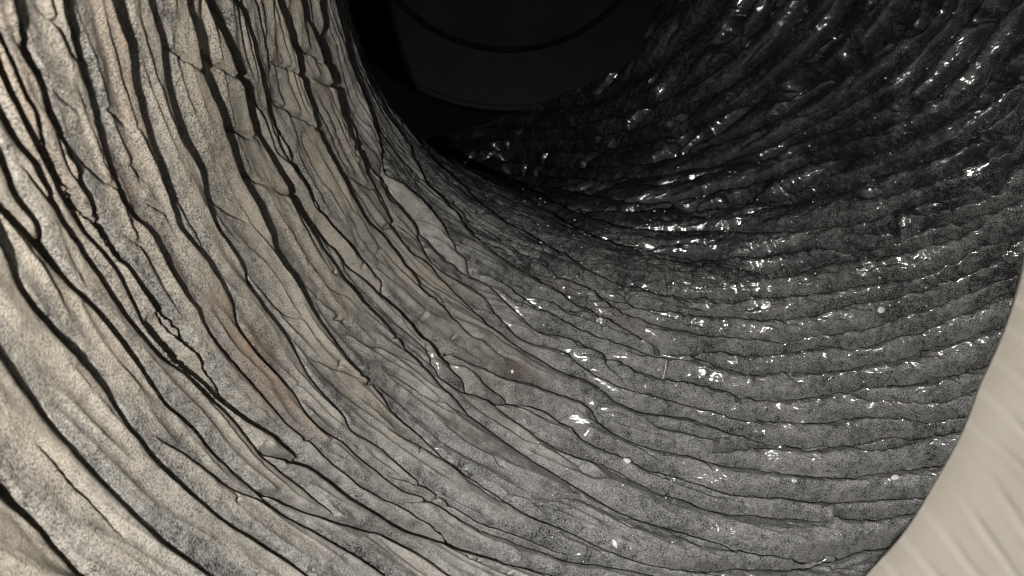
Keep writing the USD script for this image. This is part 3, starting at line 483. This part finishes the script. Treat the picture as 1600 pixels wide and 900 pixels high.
end = UsdGeom.Xform.Define(stage, '/World/end_collar').GetPrim()
tag(end, 'smooth dark metal collar ring at the far end of the duct, half hidden in shadow', 'collar')
CC = (-0.016, -1.984)
CC = (-0.028, -3.377); ZC = 8.0
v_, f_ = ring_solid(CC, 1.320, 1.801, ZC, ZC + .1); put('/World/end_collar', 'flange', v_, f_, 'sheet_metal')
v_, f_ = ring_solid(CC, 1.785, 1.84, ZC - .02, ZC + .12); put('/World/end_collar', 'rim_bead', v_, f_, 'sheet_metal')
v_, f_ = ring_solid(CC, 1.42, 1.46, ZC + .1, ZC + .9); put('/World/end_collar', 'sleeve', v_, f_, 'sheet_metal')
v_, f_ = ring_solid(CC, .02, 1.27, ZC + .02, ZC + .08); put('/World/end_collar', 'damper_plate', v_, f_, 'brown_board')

# ------------------------------------------------------------------ the beige cloth edge close to the lens
EDGE = [(830, 300), (800, 440), (760, 540), (730, 600), (700, 670), (650, 755), (600, 830), (540, 895), (470, 975), (390, 1060)]
ex = np.array([(a + 32 - 22 * min(max((900 - b) / 460, 0), 1.3)) / 1433.1 for a, b in EDGE]); ey = np.array([(b + 8 - 450) / 1433.1 for a, b in EDGE])
na, nb = 150, 110
t = np.linspace(0, len(EDGE) - 1, na)
from scipy.interpolate import CubicSpline
cs = CubicSpline(np.arange(len(EDGE)), np.c_[ex, ey])
e = cs(t); de = cs(t, 1); de /= np.linalg.norm(de, axis=1, keepdims=True)
out2 = np.c_[-de[:, 1], de[:, 0]]; out2 *= np.sign((out2 @ np.array([1, .6])))[:, None]
EZ = 1.22
base3 = np.c_[e[:, 0] * EZ, e[:, 1] * EZ, np.full(na, EZ)]
b = np.linspace(0, 1, nb) ** 1.2 * 0.52
bb = b[None, :, None]
dirn = np.c_[out2[:, 0], out2[:, 1], np.full(na, -0.45)]
top = base3[:, None] + dirn[:, None] * bb
roll = 0.030
top[..., 2] += roll * (np.exp(-bb[..., 0] / 0.02)) * 1.0
X = top[..., 0] / EZ; Y = top[..., 1] / EZ
ph = (X * 0.80 - Y * 0.52)                               # soft ribs that slant down to the right
nz = meshkit.fbm(np.stack([X * 10, Y * 10, X * 0], -1), 3, 5)
rib = np.sin(2 * np.pi * (ph / 0.030 + 0.7 * nz))
top[..., 2] -= sstep(bb[..., 0], .0, .06) * 0.0055 * np.maximum(rib, -0.3) + sstep(bb[..., 0], .0, .06) * 0.010 * (meshkit.fbm(np.stack([X * 22, Y * 22, X * 0 + 2], -1), 3, 6) - .5)
bot = top + np.array([0.012, 0.010, 0.030])
i1 = np.arange(na * nb).reshape(na, nb); i2 = i1 + na * nb
fs = [grid_faces(na, nb), grid_faces(na, nb)[:, ::-1] + na * nb]
for p, q in ((i1[:, 0], i2[:, 0]), (i2[:, -1], i1[:, -1])):
    fs.append(np.stack([p[:-1], p[1:], q[1:], q[:-1]], -1))
for p, q in ((i2[0], i1[0]), (i1[-1], i2[-1])):
    fs.append(np.stack([p[:-1], p[1:], q[1:], q[:-1]], -1))
cv = world(np.vstack([top.reshape(-1, 3), bot.reshape(-1, 3)])); cf = np.vstack(fs)
tag(put('/World', 'beige_cloth', cv, cf, 'beige_cloth', vnormals(cv, cf), dust=np.tile(np.repeat((np.clip(rib * 1.2 - .5, 0, 1) * np.clip(nz * 2.2 - .4, 0, 1)).reshape(-1, 1), 3, 1), (2, 1))), 'blurred pale beige ribbed cloth with a curved edge in front of the dark pleats', 'cloth')

# ------------------------------------------------------------------ bits of dirt lying on the film
surf_r = lambda u, th: rad[np.clip(np.searchsorted(U, u), 0, NR - 1), np.clip(np.searchsorted(TH, th), 0, NC - 1)]
Vg = V.reshape(NR, NC, 3); Ng = N.reshape(NR, NC, 3)


def at(u, th):
    i = min(np.searchsorted(U, u), NR - 1); j = min(np.searchsorted(TH, th), NC - 1)
    n = Ng[i, j]; n = n if n @ (CAM - Vg[i, j]) > 0 else -n
    return Vg[i, j], n


def frame(n, spin):
    a = np.cross(n, [0.3, 0.9, 0.2]); a /= np.linalg.norm(a); c = np.cross(n, a)
    return math.cos(spin) * a + math.sin(spin) * c, -math.sin(spin) * a + math.cos(spin) * c


def lump(size, seed, sub=2):
    m = trimesh.creation.icosphere(sub, 1.0); v = m.vertices
    return v * (0.6 + 0.8 * meshkit.fbm(v * 1.5 + seed * 7, 3, seed))[:, None] * np.asarray(size), m.faces


for k, (u, th, sx, sy, sz, spin, label) in enumerate(FLECKS):
    p, n = at(u, th); a, c = frame(n, spin)
    v_, f_ = lump((sx, sy, sz), k + 1)
    v_ = p + n * sz * .5 + v_[:, :1] * a + v_[:, 1:2] * c + v_[:, 2:] * n
    tag(put('/World', 'dirt_fleck', v_, f_, 'pale_lint', trimesh.Trimesh(v_, f_, process=False).vertex_normals), label, 'fleck', 'pale flecks on the pleats')
for k, (u0, t0, u1, t1, bow, w, label) in enumerate(STRANDS):
    pts = []
    for s_ in np.linspace(0, 1, 22):
        p, n = at(u0 + (u1 - u0) * s_ + bow * math.sin(math.pi * s_), t0 + (t1 - t0) * s_)
        pts.append(p + n * 0.0005)
    pts = np.array(pts); pts = ndimage.gaussian_filter1d(pts, 1.6, axis=0)
    p, n = at((u0 + u1) / 2, (t0 + t1) / 2); pts += n * .0006
    tg = np.gradient(pts, axis=0); tg /= np.linalg.norm(tg, axis=1, keepdims=True)
    sd = np.cross(tg, n); sd /= np.linalg.norm(sd, axis=1, keepdims=True); up = np.cross(sd, tg)
    a = np.linspace(0, 2 * np.pi, 7)[:-1]; rr = w * (0.35 + 0.65 * np.sin(np.linspace(.15, math.pi - .15, 22)))
    v_ = (pts[:, None] + rr[:, None, None] * (np.cos(a)[None, :, None] * sd[:, None] + np.sin(a)[None, :, None] * up[:, None])).reshape(-1, 3)
    f_ = grid_faces(22, 6, True)
    tag(put('/World', 'lint_strand', v_, f_, 'pale_thread', vnormals(v_, f_)), label, 'strand', None)
# countless tiny crumbs sprinkled over the darker side
cr = np.random.default_rng(3); vs, fs, off = [], [], 0
for k in range(800):
    u = cr.uniform(.9, 3.4) if k < 450 else cr.uniform(1.0, 2.6); th = cr.uniform(-2.45, -.25)
    p, n = at(u, th); dist = np.linalg.norm(p - CAM)
    s_ = dist * cr.uniform(.0005, .0011) * (1.9 if cr.random() < .05 else 1)
    v_, f_ = lump((s_, s_ * cr.uniform(.5, 1), s_ * .6), k % 17, 1)
    a, c = frame(n, cr.uniform(0, 6))
    vs.append(p + n * s_ * .4 + v_[:, :1] * a + v_[:, 1:2] * c + v_[:, 2:] * n); fs.append(f_ + off); off += len(v_)
tag(put('/World', 'dust_crumbs', np.vstack(vs), np.vstack(fs), 'grey_crumb'), 'tiny pale crumbs of dust sprinkled over the dark pleats', 'dust', kind='stuff')
